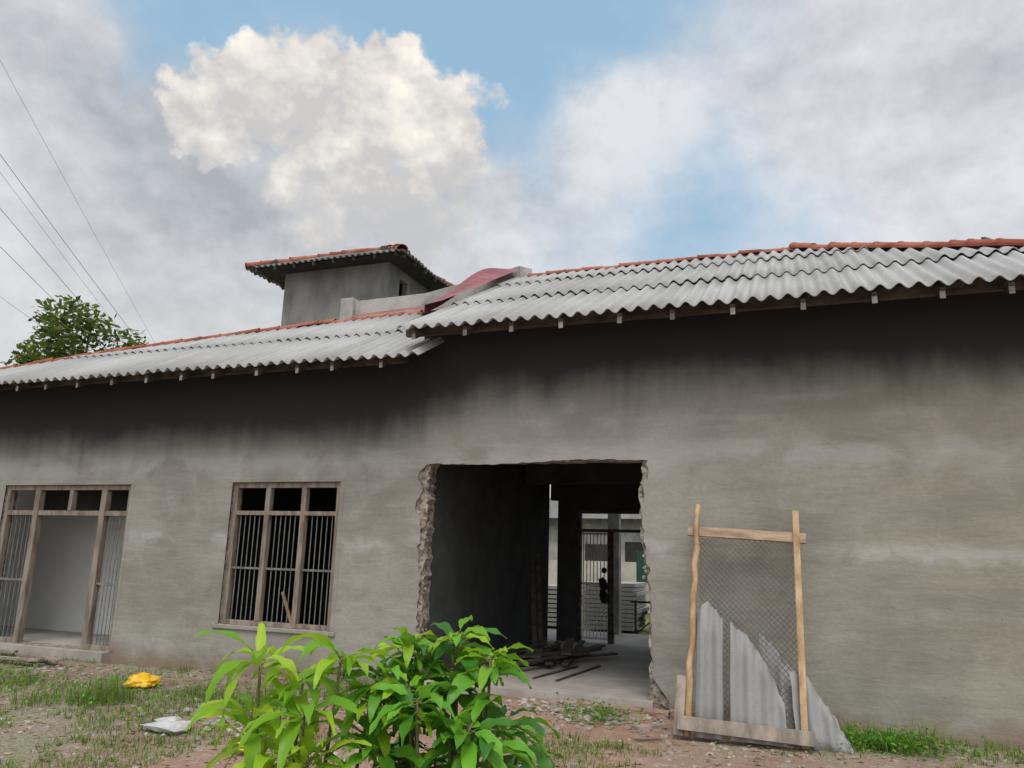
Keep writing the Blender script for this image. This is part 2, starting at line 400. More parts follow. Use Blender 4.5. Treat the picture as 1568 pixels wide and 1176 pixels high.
LP = [(-14.2, 0.02), (-12.3, 0.96), (-11.05, 1.61), (-9.64, 2.13), (-7.4, 2.78), (-4.0, 2.95)]
def dL(a):
    if a <= LP[0][0]: return 0.02
    for (x0, d0), (x1, d1) in zip(LP[:-1], LP[1:]):
        if a <= x1: return d0+(d1-d0)*(a-x0)/(x1-x0)
    return LP[-1][1]
corr("left_roof_front", (0,-0.7,0), (1,0,0), (0,1,0), -14.1, -4.05, dL, 3.81, m_, M_sheet, seed=4, rowlen=1.5)
corr("left_roof_back", (0,5.2,0), (-1,0,0), (0,-1,0), 4.05, 14.1, lambda a: dL(-a), 3.81, m_, M_sheet, seed=5, step=6)
mb = MB()
for (x0, d0), (x1, d1) in zip(LP[:-1], LP[1:]):
    mb.quad((x0, -0.7+d0, 3.79+m_*d0), (x1, -0.7+d1, 3.79+m_*d1), (x1, 5.2-d1, 3.79+m_*d1), (x0, 5.2-d0, 3.79+m_*d0))
mb.obj("left_roof_crown", M_sheet, house)

def ridge_tiles(name, pts, rad, tl, seed=0, parent=house, lift=0.0):
    mb = MB(); rr = random.Random(seed)
    for p, q in zip(pts[:-1], pts[1:]):
        p, q = Vector(p), Vector(q); L = (q-p).length; n = max(1, round(L/tl)); d = (q-p)/n; dn = d.normalized()
        side = dn.cross(Vector((0,0,1))).normalized(); upv = side.cross(dn)
        for i in range(n):
            a = p + d*i + upv*(lift+rr.uniform(-0.012, 0.016)) + side*rr.uniform(-.01, .01); b = a + d*1.10
            r0, r1 = rad*1.15, rad*0.90; n0 = len(mb.v)
            for (c, r) in ((a, r0*0.9), (a, r0), (a+dn*0.035, r0*1.0), (a+dn*0.04, r0*0.92), (b, r1)):
                for k in range(9):
                    ang = math.radians(-15+210*k/8); mb.v.append(tuple(c + side*math.cos(ang)*r*1.25 + upv*(math.sin(ang)*r)))
            for j in range(4):
                for k in range(8):
                    u_ = n0+j*9+k; mb.f.append((u_, u_+1, u_+10, u_+9))
    return mb.obj(name, M_tile, parent, smooth=False)
ZR = zr(3.95)
ridge_tiles("right_ridge_tiles", [(-4.1, 3.25, ZR), (0.25, 3.25, ZR)], 0.055, 0.3, 1, lift=0.0)
ridge_tiles("right_hip_tiles", [(0.12, 3.28, ZR+0.02), (2.15, 1.35, zr(2.05)+0.02)], 0.070, 0.36, 2, lift=0.01)
ridge_tiles("right_hip_tiles_b", [(2.05, 1.45, zr(2.15)+0.045), (4.15, -0.65, zr(0.05)+0.03)], 0.070, 0.36, 3, lift=0.01)
ridge_tiles("left_ridge_tiles", [(x_, -0.7+d_, 3.81+m_*d_) for x_, d_ in [(-4.6, 2.93)]+LP[::-1][1:]], 0.055, 0.32, 4)

mb = MB(); mt = MB(); rr = random.Random(11)
def rafter(xj, z0, yb, zb, w, h):
    yf = -0.62-rr.uniform(0, 0.03)
    mb.beam((xj, yf, z0), (xj, yb, zb), w, h)
    mt.beam((xj, yf-0.006, z0-0.012), (xj, yf-0.0015, z0-0.012), w*0.96, h*0.92)   # pale sawn end grain
x = -4.15
while x < 4.0:
    rafter(x+rr.uniform(-0.05, 0.05), zr(0.04)-0.085, 3.1, zr(3.8)-0.13, 0.05, 0.10); x += 0.61
x = -13.6
while x < -4.3:
    dd = max(0.9, dL(x)-0.1)
    rafter(x+rr.uniform(-0.05, 0.05), 3.81+m_*0.04-0.085, -0.7+dd, 3.81+m_*dd-0.12, 0.045, 0.09); x += 0.6
mb.obj("rafters", M_oldtimber, house); mt.obj("rafter_ends", M_rafter, house)
mb = MB()
mb.box(-4.38, 4.05, -0.42, -0.34, zr(0.3)-0.16, zr(0.3)-0.04)
mb.box(-14.0, -4.36, -0.42, -0.34, 3.81+m_*0.3-0.16, 3.81+m_*0.3-0.04)
mb.box(-4.34, XR, 0.0, 0.2, 4.402, zr(0.7)-0.03); mb.box(-14, -4.345, 0.0, 0.2, 4.062, 3.81+m_*0.7-0.03)
mb.obj("wall_plates", M_oldtimber, house)

# maroon flashing and parapet between the two roofs
mb = MB()
A_=(-4.26,0.30,4.76); B_=(-4.26,3.2,6.26); C_=(-4.56,3.25,6.36); E_=(-5.3,1.8,5.32)
n=14; L0=[]; L1=[]
for i in range(n+1):
    t=i/n
    L1.append(Vector(A_).lerp(Vector(B_), t)+Vector((0,0,0.05)))
    p=Vector(E_).lerp(Vector(C_), t); p.z += 0.13*math.sin(math.pi*t) - 0.07*math.sin(2*math.pi*t); L0.append(p)
for i in range(n): mb.quad(L0[i], L1[i], L1[i+1], L0[i+1])
for i in range(n): mb.quad(L0[i]+Vector((0,0,-0.14)), L0[i+1]+Vector((0,0,-0.14)), L0[i+1], L0[i])
mb.quad((-7.0,2.30,5.40),(-5.3,2.2,5.42),(-5.3,2.45,5.56),(-7.0,2.52,5.52))
mb.quad((-5.5,1.95,5.30),(-5.25,1.82,5.30),(-5.25,2.4,5.58),(-5.5,2.4,5.58))
mb.obj("maroon_flashing", M_maroon, house, smooth=False)
mb = MB()
def wallpoly(mb, pts, th_, zb):
    for p, q in zip(pts[:-1], pts[1:]):
        p, q = Vector(p), Vector(q); d = (q-p); d.z = 0; nrm = Vector((-d.y, d.x, 0)).normalized()*th_
        n = len(mb.v)
        for b in (p, q):
            mb.v += [(b.x, b.y, zb), (b.x, b.y, b.z), (b.x+nrm.x, b.y+nrm.y, b.z), (b.x+nrm.x, b.y+nrm.y, zb)]
        mb.f += [(n,n+4,n+5,n+1),(n+1,n+5,n+6,n+2),(n+2,n+6,n+7,n+3),(n,n+1,n+2,n+3),(n+4,n+7,n+6,n+5)]
wallpoly(mb, [(-7.25,2.6,5.80),(-5.7,2.6,5.82),(-4.95,2.95,6.12),(-4.3,3.3,6.42),(-4.1,3.4,6.38)], 0.14, 4.6)
mb.box(-7.3,-7.05,2.5,2.8,5.0,5.84)
mb.obj("parapet", M_conc, house, bevel=0.01)

# ------------------------------------------------------------------ tower
TZ = 1.57
mb = MB()
mb.box(-11.7,-8.76,6.6,6.75,3.0,8.32); mb.box(-11.7,-11.55,6.75,8.8,3.0,8.32); mb.box(-11.55,-8.76,8.65,8.8,3.0,8.32)
mb.box(-8.91,-8.76,6.75,7.1,3.0,8.32); mb.box(-8.91,-8.76,7.1,7.5,3.0,7.55); mb.box(-8.91,-8.76,7.1,7.5,8.0,8.32); mb.box(-8.91,-8.76,7.5,8.65,3.0,8.32)
mb.obj("tower_walls", M_tower, house)
TE = 6.66+TZ; tm = 0.49
tx0, tx1, ty0, ty1 = -12.42, -8.12, 6.0, 8.9
hd = (ty1-ty0)/2
M_sheet3 = sheet_mat("old_fibre_cement", 0.50)
corr("tower_roof_front", (0,ty0,0),(1,0,0),(0,1,0), tx0, tx1, lambda a: max(0.0,min(hd, a-tx0, tx1-a)), TE, tm, M_sheet3, seed=6, rowlen=3, eave_jit=0.05)
corr("tower_roof_back", (0,ty1,0),(-1,0,0),(0,-1,0), -tx1, -tx0, lambda a: max(0.0,min(hd, -a-tx0, tx1+a)), TE, tm, M_sheet3, seed=7, rowlen=3, step=6)
corr("tower_roof_right", (tx1,(ty0+ty1)/2,0),(0,1,0),(-1,0,0), -hd, hd, lambda a: max(0.0,hd-abs(a)), TE, tm, M_sheet3, seed=8, rowlen=3, eave_jit=0.05)
corr("tower_roof_left", (tx0,(ty0+ty1)/2,0),(0,-1,0),(1,0,0), -hd, hd, lambda a: max(0.0,hd-abs(a)), TE, tm, M_sheet3, seed=9, rowlen=3, step=6)
zt = TE+tm*hd; ym=(ty0+ty1)/2
ridge_tiles("tower_ridge_tiles", [(tx0+hd,ym,zt),(tx1-hd,ym,zt)], 0.10, 0.35, 5)
for i,(px,py,qx) in enumerate(((tx0,ty0,tx0+hd),(tx1,ty0,tx1-hd),(tx0,ty1,tx0+hd),(tx1,ty1,tx1-hd))):
    ridge_tiles("tower_hip_tiles_%d"%i, [(px,py,TE+0.03),(qx,ym,zt)], 0.095, 0.34, 20+i)
mb = MB()
x = tx0+0.25
while x < tx1:
    mb.beam((x,ty0+0.05,TE-0.05),(x,ty0+0.7,TE+0.65*tm-0.09),0.05,0.09); x += 0.55
y = ty0+0.25
while y < ty1:
    mb.beam((tx1-0.05,y,TE-0.05),(tx1-0.7,y,TE+0.65*tm-0.09),0.05,0.09); mb.beam((tx0+0.05,y,TE-0.05),(tx0+0.7,y,TE+0.65*tm-0.09),0.05,0.09); y += 0.55
mb.box(tx0+0.3,tx1-0.3,ty0+0.3,ty0+0.36,TE+0.02,TE+0.10)
mb.obj("tower_rafters", M_oldtimber, house)
mb = MB(); mb.box(tx0+0.12,tx1-0.12,ty0+0.12,ty1-0.12,TE+0.0,TE+0.02); mb.obj("tower_soffit", M_dark, house)

# ------------------------------------------------------------------ window
winE = empty("window_with_grille"); winE.parent = house
mb = MB(); F = 0.07
x0, x1, z0, z1 = -7.08, -5.41, 0.60, 2.41; y0, y1 = 0.035, 0.115
mb.box(x0, x0+F, y0, y1, z0, z1); mb.box(x1-F, x1, y0, y1, z0, z1)
mb.box(x0+F, x1-F, y0, y1, z1-F, z1); mb.box(x0+F, x1-F, y0, y1, z0, z0+F*0.8)
for k in (1, 2):
    xc = x0+(x1-x0)*k/3; mb.box(xc-F/2, xc+F/2, y0-0.003, y1, z0+F*0.8, z1-F)
mb.box(x0+F, x1-F, y0+0.006, y1-0.004, 1.985, 2.04)
mb.obj("frame", M_wood, winE, bevel=0.005)
mb = MB()
for k in range(3):
    a = x0+(x1-x0)*k/3+F/2+0.02; b = x0+(x1-x0)*(k+1)/3-F/2-0.02
    for i in range(1, 6):
        xx = a+(b-a)*i/6; mb.tube([(xx, 0.075, z0+F*0.5), (xx, 0.075, 2.0)], [0.0065]*2, 6)
    mb.box(a-0.03, b+0.03, 0.06, 0.09, 1.295, 1.32)
mb.obj("bars", M_iron, winE)
mb = MB(); mb.beam((-6.30, 0.22, 1.02), (-6.08, 0.17, 0.62), 0.025, 0.03); mb.obj("loose_stick", M_timber, winE)

# ------------------------------------------------------------------ door set
dE = empty("doorway_with_side_grilles"); dE.parent = house
mb = MB(); x0, x1, z0, z1 = -11.32, -8.84, FL, 2.39
mb.box(x0, x0+F, y0, y1, z0, z1); mb.box(x1-F, x1, y0, y1, z0, z1); mb.box(x0+F, x1-F, y0, y1, z1-F, z1)
mb.box(x0+F, x1-F, y0+0.005, y1-0.004, 1.95, 2.02)
for xc, w in ((-10.67, 0.10), (-9.36, 0.10)): mb.box(xc-w/2, xc+w/2, y0-0.004, y1+0.01, z0, z1-F)
mb.box(-10.0-0.035, -10.0+0.035, y0-0.002, y1, 2.02, z1-F)
mb.box(x0+F, -10.72, y0+0.004, y1, z0, z0+0.06); mb.box(-9.31, x1-F, y0+0.004, y1, z0, z0+0.06)
mb.obj("frame", M_wood, dE, bevel=0.005)
mb = MB()
for a, b in ((x0+F, -10.72), (-9.31, x1-F)):
    for i in range(1, 6):
        xx = a+(b-a)*i/6; mb.tube([(xx, 0.075, z0+0.03), (xx, 0.075, 1.97)], [0.0065]*2, 6)
    mb.box(a, b, 0.06, 0.09, 1.0, 1.03)
mb.obj("bars", M_iron, dE)
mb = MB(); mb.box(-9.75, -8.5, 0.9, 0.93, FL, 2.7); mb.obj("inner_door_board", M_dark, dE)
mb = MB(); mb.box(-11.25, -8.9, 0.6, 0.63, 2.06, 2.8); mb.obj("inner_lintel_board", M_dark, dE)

# ------------------------------------------------------------------ back door with grille + outside things
bE = empty("back_grille_door"); bE.parent = house
mb = MB()
mb.box(-3.70, -3.64, 5.02, 5.12, FL, 2.39); mb.box(-2.26, -2.20, 5.02, 5.12, FL, 2.39); mb.box(-3.64, -2.26, 5.02, 5.12, 2.32, 2.385); mb.box(-3.64,-2.26,5.03,5.11,2.0,2.05); mb.box(-3.16,-3.06,5.03,5.11,FL,2.0)
mb.obj("frame", M_oldtimber, bE)
mb = MB()
for i in range(8):
    xx = -3.60+i*0.062; mb.tube([(xx, 5.06, FL+0.05), (xx, 5.06, 2.0)], [0.010]*2, 6)
for zz in (FL+0.06, 1.1, 1.95): mb.box(-3.62, -3.17, 5.045, 5.095, zz, zz+0.035)
mb.obj("leaf", M_white, bE)
mb = MB(); lump(mb, (-3.22, 4.95, 1.12), 0.16, R, (0.6, 0.4, 1.1)); lump(mb, (-3.22, 4.95, 0.92), 0.15, R, (0.6, 0.4, 1)); lump(mb, (-3.2, 4.95, 1.35), 0.06, R); mb.obj("hanging_bag", M_black, bE, smooth=True)
mb = MB()
for px in (-3.55, -0.8, 2.2): mb.box(px, px+0.22, 6.7, 6.9, -0.1, 4.2)
mb.obj("veranda_posts", M_conc, house)
mb = MB(); mb.box(-4.34, XR, 6.68, 6.9, 4.2, 4.38); mb.obj("veranda_beam", M_conc, house)
mb = MB(); rr = random.Random(5)
for i in range(16):
    a = rr.uniform(-0.35, 0.55); c = Vector((-3.55+rr.uniform(-0.35, 0.45), 2.3+rr.uniform(-0.7, 1.2), FL+0.03+0.028*(i//3))); L = rr.uniform(0.5, 1.2)
    d = Vector((math.sin(a), math.cos(a), rr.uniform(-0.01, 0.03)))
    mb.beam(c-d*L, c+d*L, rr.uniform(0.06, 0.14), 0.025)
for xx in (-4.05, -3.95): mb.beam((xx+0.2, 3.2, FL+0.02), (xx-0.08, 3.8, 1.6), 0.07, 0.03)
mb.obj("timber_pile", M_oldtimber)
mb = MB()
for (a, b) in (((-3.05,0.75,FL+0.012),(-2.85,2.0,FL+0.012)),((-2.75,0.7,FL+0.012),(-2.6,2.2,FL+0.012))): mb.beam(a, b, 0.03, 0.02)
mb.obj("loose_battens", M_oldtimber)
mb = MB(); rr = random.Random(15)
for i in range(11):
    z = 0.05+i*0.09; mb.box(-4.6+rr.uniform(-.05,.05), -3.4+rr.uniform(-.05,.05), 8.6, 10.0, z, z+0.075)
for i in range(7):
    z = 0.05+i*0.09; mb.box(-3.2+rr.uniform(-.05,.05), -2.5+rr.uniform(-.05,.05), 9.2, 10.4, z, z+0.075)
mb.obj("stacked_roofing_sheets", M_sheet)
mb = MB()
for i in range(9): mb.box(-6.2, -5.2, 8.9, 9.8, 0.03+i*0.1, 0.10+i*0.1)
mb.obj("stacked_cement_blocks", M_sheet)
mb = MB(); mb.box(-16, 8, 15, 15.15, 0, 1.45); mb.obj("boundary_wall", M_cream)
nb = empty("neighbouring_shed"); mb = MB(); mb.box(-9.5, -4.6, 18, 21, 0, 2.9); mb.obj("walls", M_conc, nb)
mb = MB(); mb.quad((-9.9,17.5,2.85),(-4.2,17.5,2.85),(-4.2,19.5,3.7),(-9.9,19.5,3.7)); mb.quad((-9.9,19.5,3.7),(-4.2,19.5,3.7),(-4.2,21.5,2.85),(-9.9,21.5,2.85)); mb.obj("roof", M_sheet3, nb)
mb = MB(); mb.box(-7.0,-6.0,17.97,17.995,0.9,2.0); mb.box(-5.6,-4.9,17.97,17.995,0.05,2.1); mb.obj("openings", M_dark, nb)
mb = MB(); mb.box(-4.3, -3.0, 13.4, 13.44, 0.9, 1.75)
for xx in (-4.3, -3.6, -3.0): mb.beam((xx, 13.5, 0), (xx, 13.5, 1.8), 0.06, 0.06)
mb.obj("green_sheet_fence", M_greenp)
mb = MB(); mb.beam((-3.15,7.4,0),(-3.15,7.4,0.75),0.04,0.04); mb.beam((-2.5,7.4,0),(-2.5,7.4,0.75),0.04,0.04); mb.beam((-3.25,7.4,0.72),(-2.4,7.4,0.72),0.05,0.04); mb.beam((-3.15,7.4,0.1),(-2.5,7.4,0.65),0.03,0.03)
mb.obj("sawhorse", M_oldtimber)

# ------------------------------------------------------------------ leaning sieve frame
sv = empty("leaning_wire_sieve")
def LPn(x, z, off=0.0):
    return Vector((x, -0.80+0.335*z - off*0.95, z + off*0.3))
mb = MB()
def wob(p, q, r0, r1, n, seed, amp):
    r_ = random.Random(seed); P = [Vector(p).lerp(Vector(q), i/n)+Vector((r_.uniform(-amp, amp), r_.uniform(-amp, amp)*0.5, 0)) for i in range(n+1)]
    mb.tube(P, [(r0+(r1-r0)*i/n)*r_.uniform(0.88, 1.12) for i in range(n+1)], 8)
wob(LPn(-1.05, 0.0, 0.03), LPn(-0.985, 2.12, 0.03), 0.036, 0.028, 14, 1, 0.012)
mb.obj("left_pole", M_timber, sv, smooth=True)
mb = MB(); mb.beam(LPn(-0.05, 0.0, 0.03), LPn(-0.035, 2.06, 0.03), 0.06, 0.045, up=(0,-1,0)); mb.obj("right_post", M_timber, sv, bevel=0.005)
mb = MB(); mb.beam(LPn(-1.09, 1.86, 0.0), LPn(0.05, 1.80, 0.0), 0.10, 0.03, up=(0,-1,0.3)); mb.obj("top_rail", M_timber2, sv, bevel=0.004)
mb = MB(); mb.beam(LPn(-1.13, 0.10, 0.10), LPn(0.03, 0.07, 0.10), 0.12, 0.03, up=(0,-1,0.3)); mb.beam(LPn(-1.13, 0.0, 0.05), LPn(-1.11, 0.50, 0.0), 0.09, 0.03, up=(0,-1,0.3)); mb.obj("bottom_rail", M_greyboard, sv, bevel=0.004)
mb = MB(); s = 0.027
X0, X1, Z0, Z1 = -0.97, -0.07, 0.12, 1.80
def seg(p, q):
    P = LPn(*p, -0.015); Q = LPn(*q, -0.015); P.y += 0.05*math.sin((p[1])*2.0)*math.sin((p[0]+1)*3.1)*0.5; Q.y += 0.05*math.sin((q[1])*2.0)*math.sin((q[0]+1)*3.1)*0.5
    d = (Q-P).normalized(); r = d.cross(Vector((0,1,0.3))).normalized()*0.0029
    mb.quad(P-r, P+r, Q+r, Q-r)
nx = int((X1-X0)/s); nz = int((Z1-Z0)/s)
for i in range(nx):
    for j in range(nz):
        a = X0+i*s; b = Z0+j*s
        if (i+j) % 2: seg((a, b), (a+s, b+s))
        else: seg((a, b+s), (a+s, b))
mb.obj("wire_mesh", M_mesh, sv)

def shard(name, top, x0, x1, zb, off, seed, tilt=0.0):
    da = 0.010; n = int((x1-x0)/da); v = []; f = []
    prev = None
    for i in range(n+1):
        a = min(x0+(x1-x0)*i/n, x1); zt_ = top[-1][1]
        for (p, q), (r, s_) in zip(top[:-1], top[1:]):
            if p-1e-6 <= a <= r: zt_ = q+(s_-q)*(a-p)/(r-p); break
        zt_ += mn.noise(Vector((a*22, seed, 0)))*0.04 + mn.noise(Vector((a*70, seed, 4)))*0.015
        idx = []
        for k in range(5):
            z = zb+(zt_-zb)*k/4; w = 0.022*math.cos(2*math.pi*a/0.15+seed)
            ex = 0.012*mn.noise(Vector((z*9, seed, a < (x0+x1)/2)))
            p = LPn(a + tilt*z + ex, z, off+w+0.01*mn.noise(Vector((a*2, z*2, seed)))); v.append(tuple(p)); idx.append(len(v)-1)
        if prev:
            for k in range(4): f.append((prev[k], idx[k], idx[k+1], prev[k+1]))
        prev = idx
    me = bpy.data.meshes.new(name); me.from_pydata(v, [], f); me.materials.append(M_sheet2)
    for p in me.polygons: p.use_smooth = True
    o = bpy.data.objects.new(name, me); COL.objects.link(o)
    sm = o.modifiers.new("thick", 'SOLIDIFY'); sm.thickness = 0.007
    return o
shard("broken_roofing_sheet", [(-0.98,1.02),(-0.93,1.13),(-0.86,1.15),(-0.80,1.08),(-0.73,1.02)], -0.98, -0.73, 0.0, 0.060, 1)
shard("broken_roofing_sheet", [(-0.67,0.97),(-0.55,0.90),(-0.42,0.75),(-0.34,0.62),(-0.24,0.4),(-0.20,0.3)], -0.67, -0.20, 0.0, 0.060, 2)
shard("broken_roofing_sheet", [(-0.42,0.93),(-0.30,0.86),(-0.22,0.7),(-0.05,0.6),(0.04,0.5),(0.1,0.42),(0.22,0.25),(0.36,0.02)], -0.42, 0.36, 0.0, -0.09, 3)
shard("broken_roofing_sheet", [(-0.12,0.62),(0.02,0.56),(0.12,0.40),(0.22,0.2),(0.33,0.03)], -0.12, 0.33, 0.0, 0.0, 5, -0.05)

# ------------------------------------------------------------------ ground
def gh(x, y):
    h = mn.noise(Vector((x*0.5, y*0.5, 0)))*0.05 + mn.noise(Vector((x*2.1, y*2.1, 3)))*0.022 + mn.noise(Vector((x*7, y*7, 5)))*0.010
    h += 0.05*math.exp(-((x+2.8)/1.6)**2 - ((y+0.35)/0.4)**2)
    h += 0.05*math.exp(-((y+0.15)/0.25)**2)
    if y > -0.25: h = h*0.5 - 0.03
    return h
def axis(dense0, dense1, st, far):
    a = []; v = dense0
    while v <= dense1: a.append(v); v += st
    g = st; v = dense1
    while v < far: g *= 1.35; v += g; a.append(v)
    g = st; v = dense0; l = []
    while v > -far: g *= 1.35; v -= g; l.append(v)
    return l[::-1]+a
xs = axis(-13, 4, 0.05, 3000); ys = axis(-5.0, 0.3, 0.05, 3000)
vv = []; ff = []
for y in ys:
    for x in xs:
        inn = -14 < x < 5 and -8 < y < 8
        vv.append((x, y, gh(x, y) if inn else -0.04))
W = len(xs)
for j in range(len(ys)-1):
    for i in range(W-1):
        a = j*W+i; ff.append((a, a+1, a+W+1, a+W))
me = bpy.data.meshes.new("ground"); me.from_pydata(vv, [], ff)
for p in me.polygons: p.use_smooth = True
def ground_mat():
    m, t, b, tc = newmat("earth_ground", 0.97, 0.1)
    x, y, z = t.sep(tc)
    n1 = t.noise(tc, 0.9, 4, 0.6); n2 = t.noise(tc, 6, 5, 0.7); n3 = t.noise(tc, 35, 3, 0.7); vo = t.vor(tc, 26, 0)
    c = t.mix(t.mr(n1, 0.35, 0.65), (0.27, 0.19, 0.15), (0.35, 0.29, 0.24))
    red = t.math('MULTIPLY', t.mr(x, -5.8, -4.2, 0, 1), t.mr(x, -1.6, -0.6, 1, 0.3))
    c = t.mix(t.math('MULTIPLY', red, 0.75), c, (0.37, 0.22, 0.165))
    c = t.mix(t.mr(n2, 0.5, 0.68, 0, 0.6), c, (0.44, 0.39, 0.34))
    c = t.mix(t.mr(vo, 0.05, 0.35, 0.55, 0), c, (0.39, 0.36, 0.32))
    c = t.mix(t.mr(n3, 0.5, 0.75, 0, 0.55), c, (0.13, 0.10, 0.075))
    gm = t.math('MULTIPLY', t.mr(n1, 0.46, 0.60, 0, 0.6), t.mr(n3, 0.35, 0.6))
    gm = t.math('MULTIPLY', gm, t.math('SUBTRACT', 1.0, red))
    c = t.mix(gm, c, (0.10, 0.15, 0.04))
    far = t.mr(y, 6.5, 9, 0, 0.8); c = t.mix(far, c, (0.13, 0.17, 0.05))
    t.put(b.inputs['Base Color'], c)
    bump(t, b, t.math('ADD', n2, t.math('MULTIPLY', n3, 0.5)), 0.9, 0.05)
    return m
me.materials.append(ground_mat()); g = bpy.data.objects.new("ground", me); COL.objects.link(g)

def blade(mb, x, y, h, w, lean, ang, z=None):
    z = gh(x, y)-0.01 if z is None else z
    dx, dy = math.cos(ang), math.sin(ang); px, py = -dy*w/2, dx*w/2; n = len(mb.v)
    mb.v += [(x-px, y-py, z), (x+px, y+py, z),
             (x+dx*lean*0.3-px*0.8, y+dy*lean*0.3-py*0.8, z+h*0.55), (x+dx*lean*0.3+px*0.8, y+dy*lean*0.3+py*0.8, z+h*0.55),
             (x+dx*lean, y+dy*lean, z+h*0.95)]
    mb.f += [(n, n+1, n+3, n+2), (n+2, n+3, n+4)]
mb = MB(); rr = random.Random(21)
def tuft(x, y, n, rad, h0, h1):
    for _ in range(n):
        a = rr.uniform(0, 6.28); d = rad*math.sqrt(rr.random())*(1+0.4*mn.noise(Vector((a, x, y)))); h = rr.uniform(h0, h1)*(1.15-0.6*d/rad)
        yy = y+d*math.sin(a)
        if yy > -0.08: continue
        blade(mb, x+d*math.cos(a), yy, h, rr.uniform(0.005, 0.010), rr.uniform(0.1, 0.9)*h, rr.uniform(0, 6.28))
for _ in range(75000):
    x = rr.uniform(-13, 1.8); y = rr.uniform(-4.5, -0.12)
    k = mn.noise(Vector((x*0.9, y*0.9, 9)))+0.5*mn.noise(Vector((x*2.9, y*2.9, 4)))+0.35*mn.noise(Vector((x*7, y*7, 1)))
    thr = 0.02 if x < -4.6 else 0.38
    if k < thr: continue
    h = rr.uniform(0.02, 0.09); blade(mb, x, y, h, rr.uniform(0.005, 0.010), rr.uniform(0.2, 1.1)*h, rr.uniform(0, 6.28))
for (x, y, n, r, a, b) in ((-6.75,-2.0,380,0.30,0.14,0.38),(-7.2,-2.3,240,0.3,0.08,0.24),(-6.1,-1.3,200,0.28,0.08,0.22),(-8.4,-1.6,140,0.3,0.06,0.18),(-5.2,-1.4,300,0.4,0.14,0.38),(-4.7,-0.5,260,0.45,0.12,0.30),(-5.8,-0.5,160,0.5,0.06,0.18),(-4.4,-2.0,200,0.35,0.1,0.28),(-7.6,-0.6,120,0.5,0.05,0.14),
    (0.35,-0.45,260,0.28,0.08,0.24),(0.62,-0.5,220,0.25,0.08,0.28),(0.95,-0.35,180,0.3,0.06,0.22),(0.15,-0.7,140,0.3,0.05,0.14),(-2.0,-1.4,140,0.3,0.04,0.10),(-1.5,-1.6,120,0.3,0.04,0.12),(-1.9,-0.4,70,0.2,0.04,0.13),(1.5,-0.3,180,0.4,0.05,0.18),(1.9,-0.3,120,0.3,0.05,0.18),(-9.2,-2.3,200,0.5,0.05,0.14)):
    tuft(x, y, n, r, a, b)
for x, y in ((0.42,-0.42),(0.72,-0.45),(0.8,-0.4),(0.9,-0.35)):
    for _ in range(4): blade(mb, x+rr.uniform(-.08,.08), y, rr.uniform(0.22, 0.36), 0.006, rr.uniform(0.08, 0.22), rr.uniform(0, 6.28))
mb.obj("grass", M_grass)
mb = MB()
def weedleaf(c, d, L, w):
    d = Vector(d).normalized(); s_ = d.cross(Vector((0,0,1))).normalized()*w; c = Vector(c)
    mb.quad(c, c+d*L*0.5+s_*0.5, c+d*L, c+d*L*0.5-s_*0.5)
for _ in range(2600):
    q = rr.random()
    if q < 0.45: x, y = rr.gauss(0.6, 0.3), rr.gauss(-0.5, 0.15)
    elif q < 0.6: x, y = rr.gauss(-2.0, 0.2), rr.gauss(-0.5, 0.15)
    else: x, y = rr.uniform(-9, -4.4), rr.uniform(-2.6, -0.3)
    if y > -0.15: continue
    a = rr.uniform(0, 6.28); weedleaf((x, y, gh(x, y)+rr.uniform(0, 0.11)), (math.cos(a), math.sin(a), rr.uniform(0, 0.8)), rr.uniform(0.02, 0.065), rr.uniform(0.015, 0.035))
mb.obj("weeds", M_leafD)
mb = MB()
for _ in range(4500):
    x = rr.uniform(-12, 2); y = rr.uniform(-5, -0.1); a = rr.uniform(0, 6.28); L = rr.uniform(0.02, 0.07)
    p = Vector((x, y, gh(x, y)+0.006)); d = Vector((math.cos(a), math.sin(a), rr.uniform(-0.1, 0.4)))*L; s_ = Vector((-math.sin(a), math.cos(a), rr.uniform(-.3, .3)))*L*0.3
    mb.quad(p, p+d*0.5+s_, p+d, p+d*0.5-s_)
mb.obj("leaf_litter", M_litter)
mb = MB()
for _ in range(2400):
    x = rr.uniform(-12, 2); y = rr.uniform(-4.6, -0.08); r = rr.choice((0.008, 0.012, 0.018, 0.03))*rr.uniform(0.7, 1.3)
    lump(mb, (x, y, gh(x, y)), r, rr, (1, 1, 0.7))
for _ in range(300):
    q = rr.random()
    if q < 0.4: x, y = rr.gauss(-2.1, 0.35), rr.gauss(-0.45, 0.15)
    elif q < 0.75: x, y = rr.gauss(-4.9, 0.5), rr.gauss(-2.0, 0.35)
    else: x, y = rr.gauss(-10.0, 1.0), rr.gauss(-0.7, 0.3)
    if y > -0.12: y = -0.2
    lump(mb, (x, y, gh(x, y)+0.01), rr.uniform(0.012, 0.05), rr, (1, 0.9, 0.6))
mb.obj("rubble", M_stone)
mb = MB()
for i, (x, y, L, a) in enumerate(((-9.9,-0.7,1.2,0.1),(-9.5,-0.5,0.9,-0.15),(-10.6,-0.5,1.0,0.3),(-1.35,-1.05,0.3,0.8))):
    d = Vector((math.cos(a), math.sin(a), 0))*L/2; c = Vector((x, y, 0.07+0.012*i)); mb.beam(c-d, c+d, 0.09, 0.025)
mb.obj("scrap_boards", M_greyboard)
mb = MB(); lump(mb, (-5.2, -2.7, 0.03), 0.24, random.Random(4), (1.1, 0.8, 0.22)); lump(mb, (-5.32, -2.62, 0.06), 0.13, random.Random(9), (1.1, 0.8, 0.3)); o = mb.obj("cement_fragment", M_lump, smooth=False)
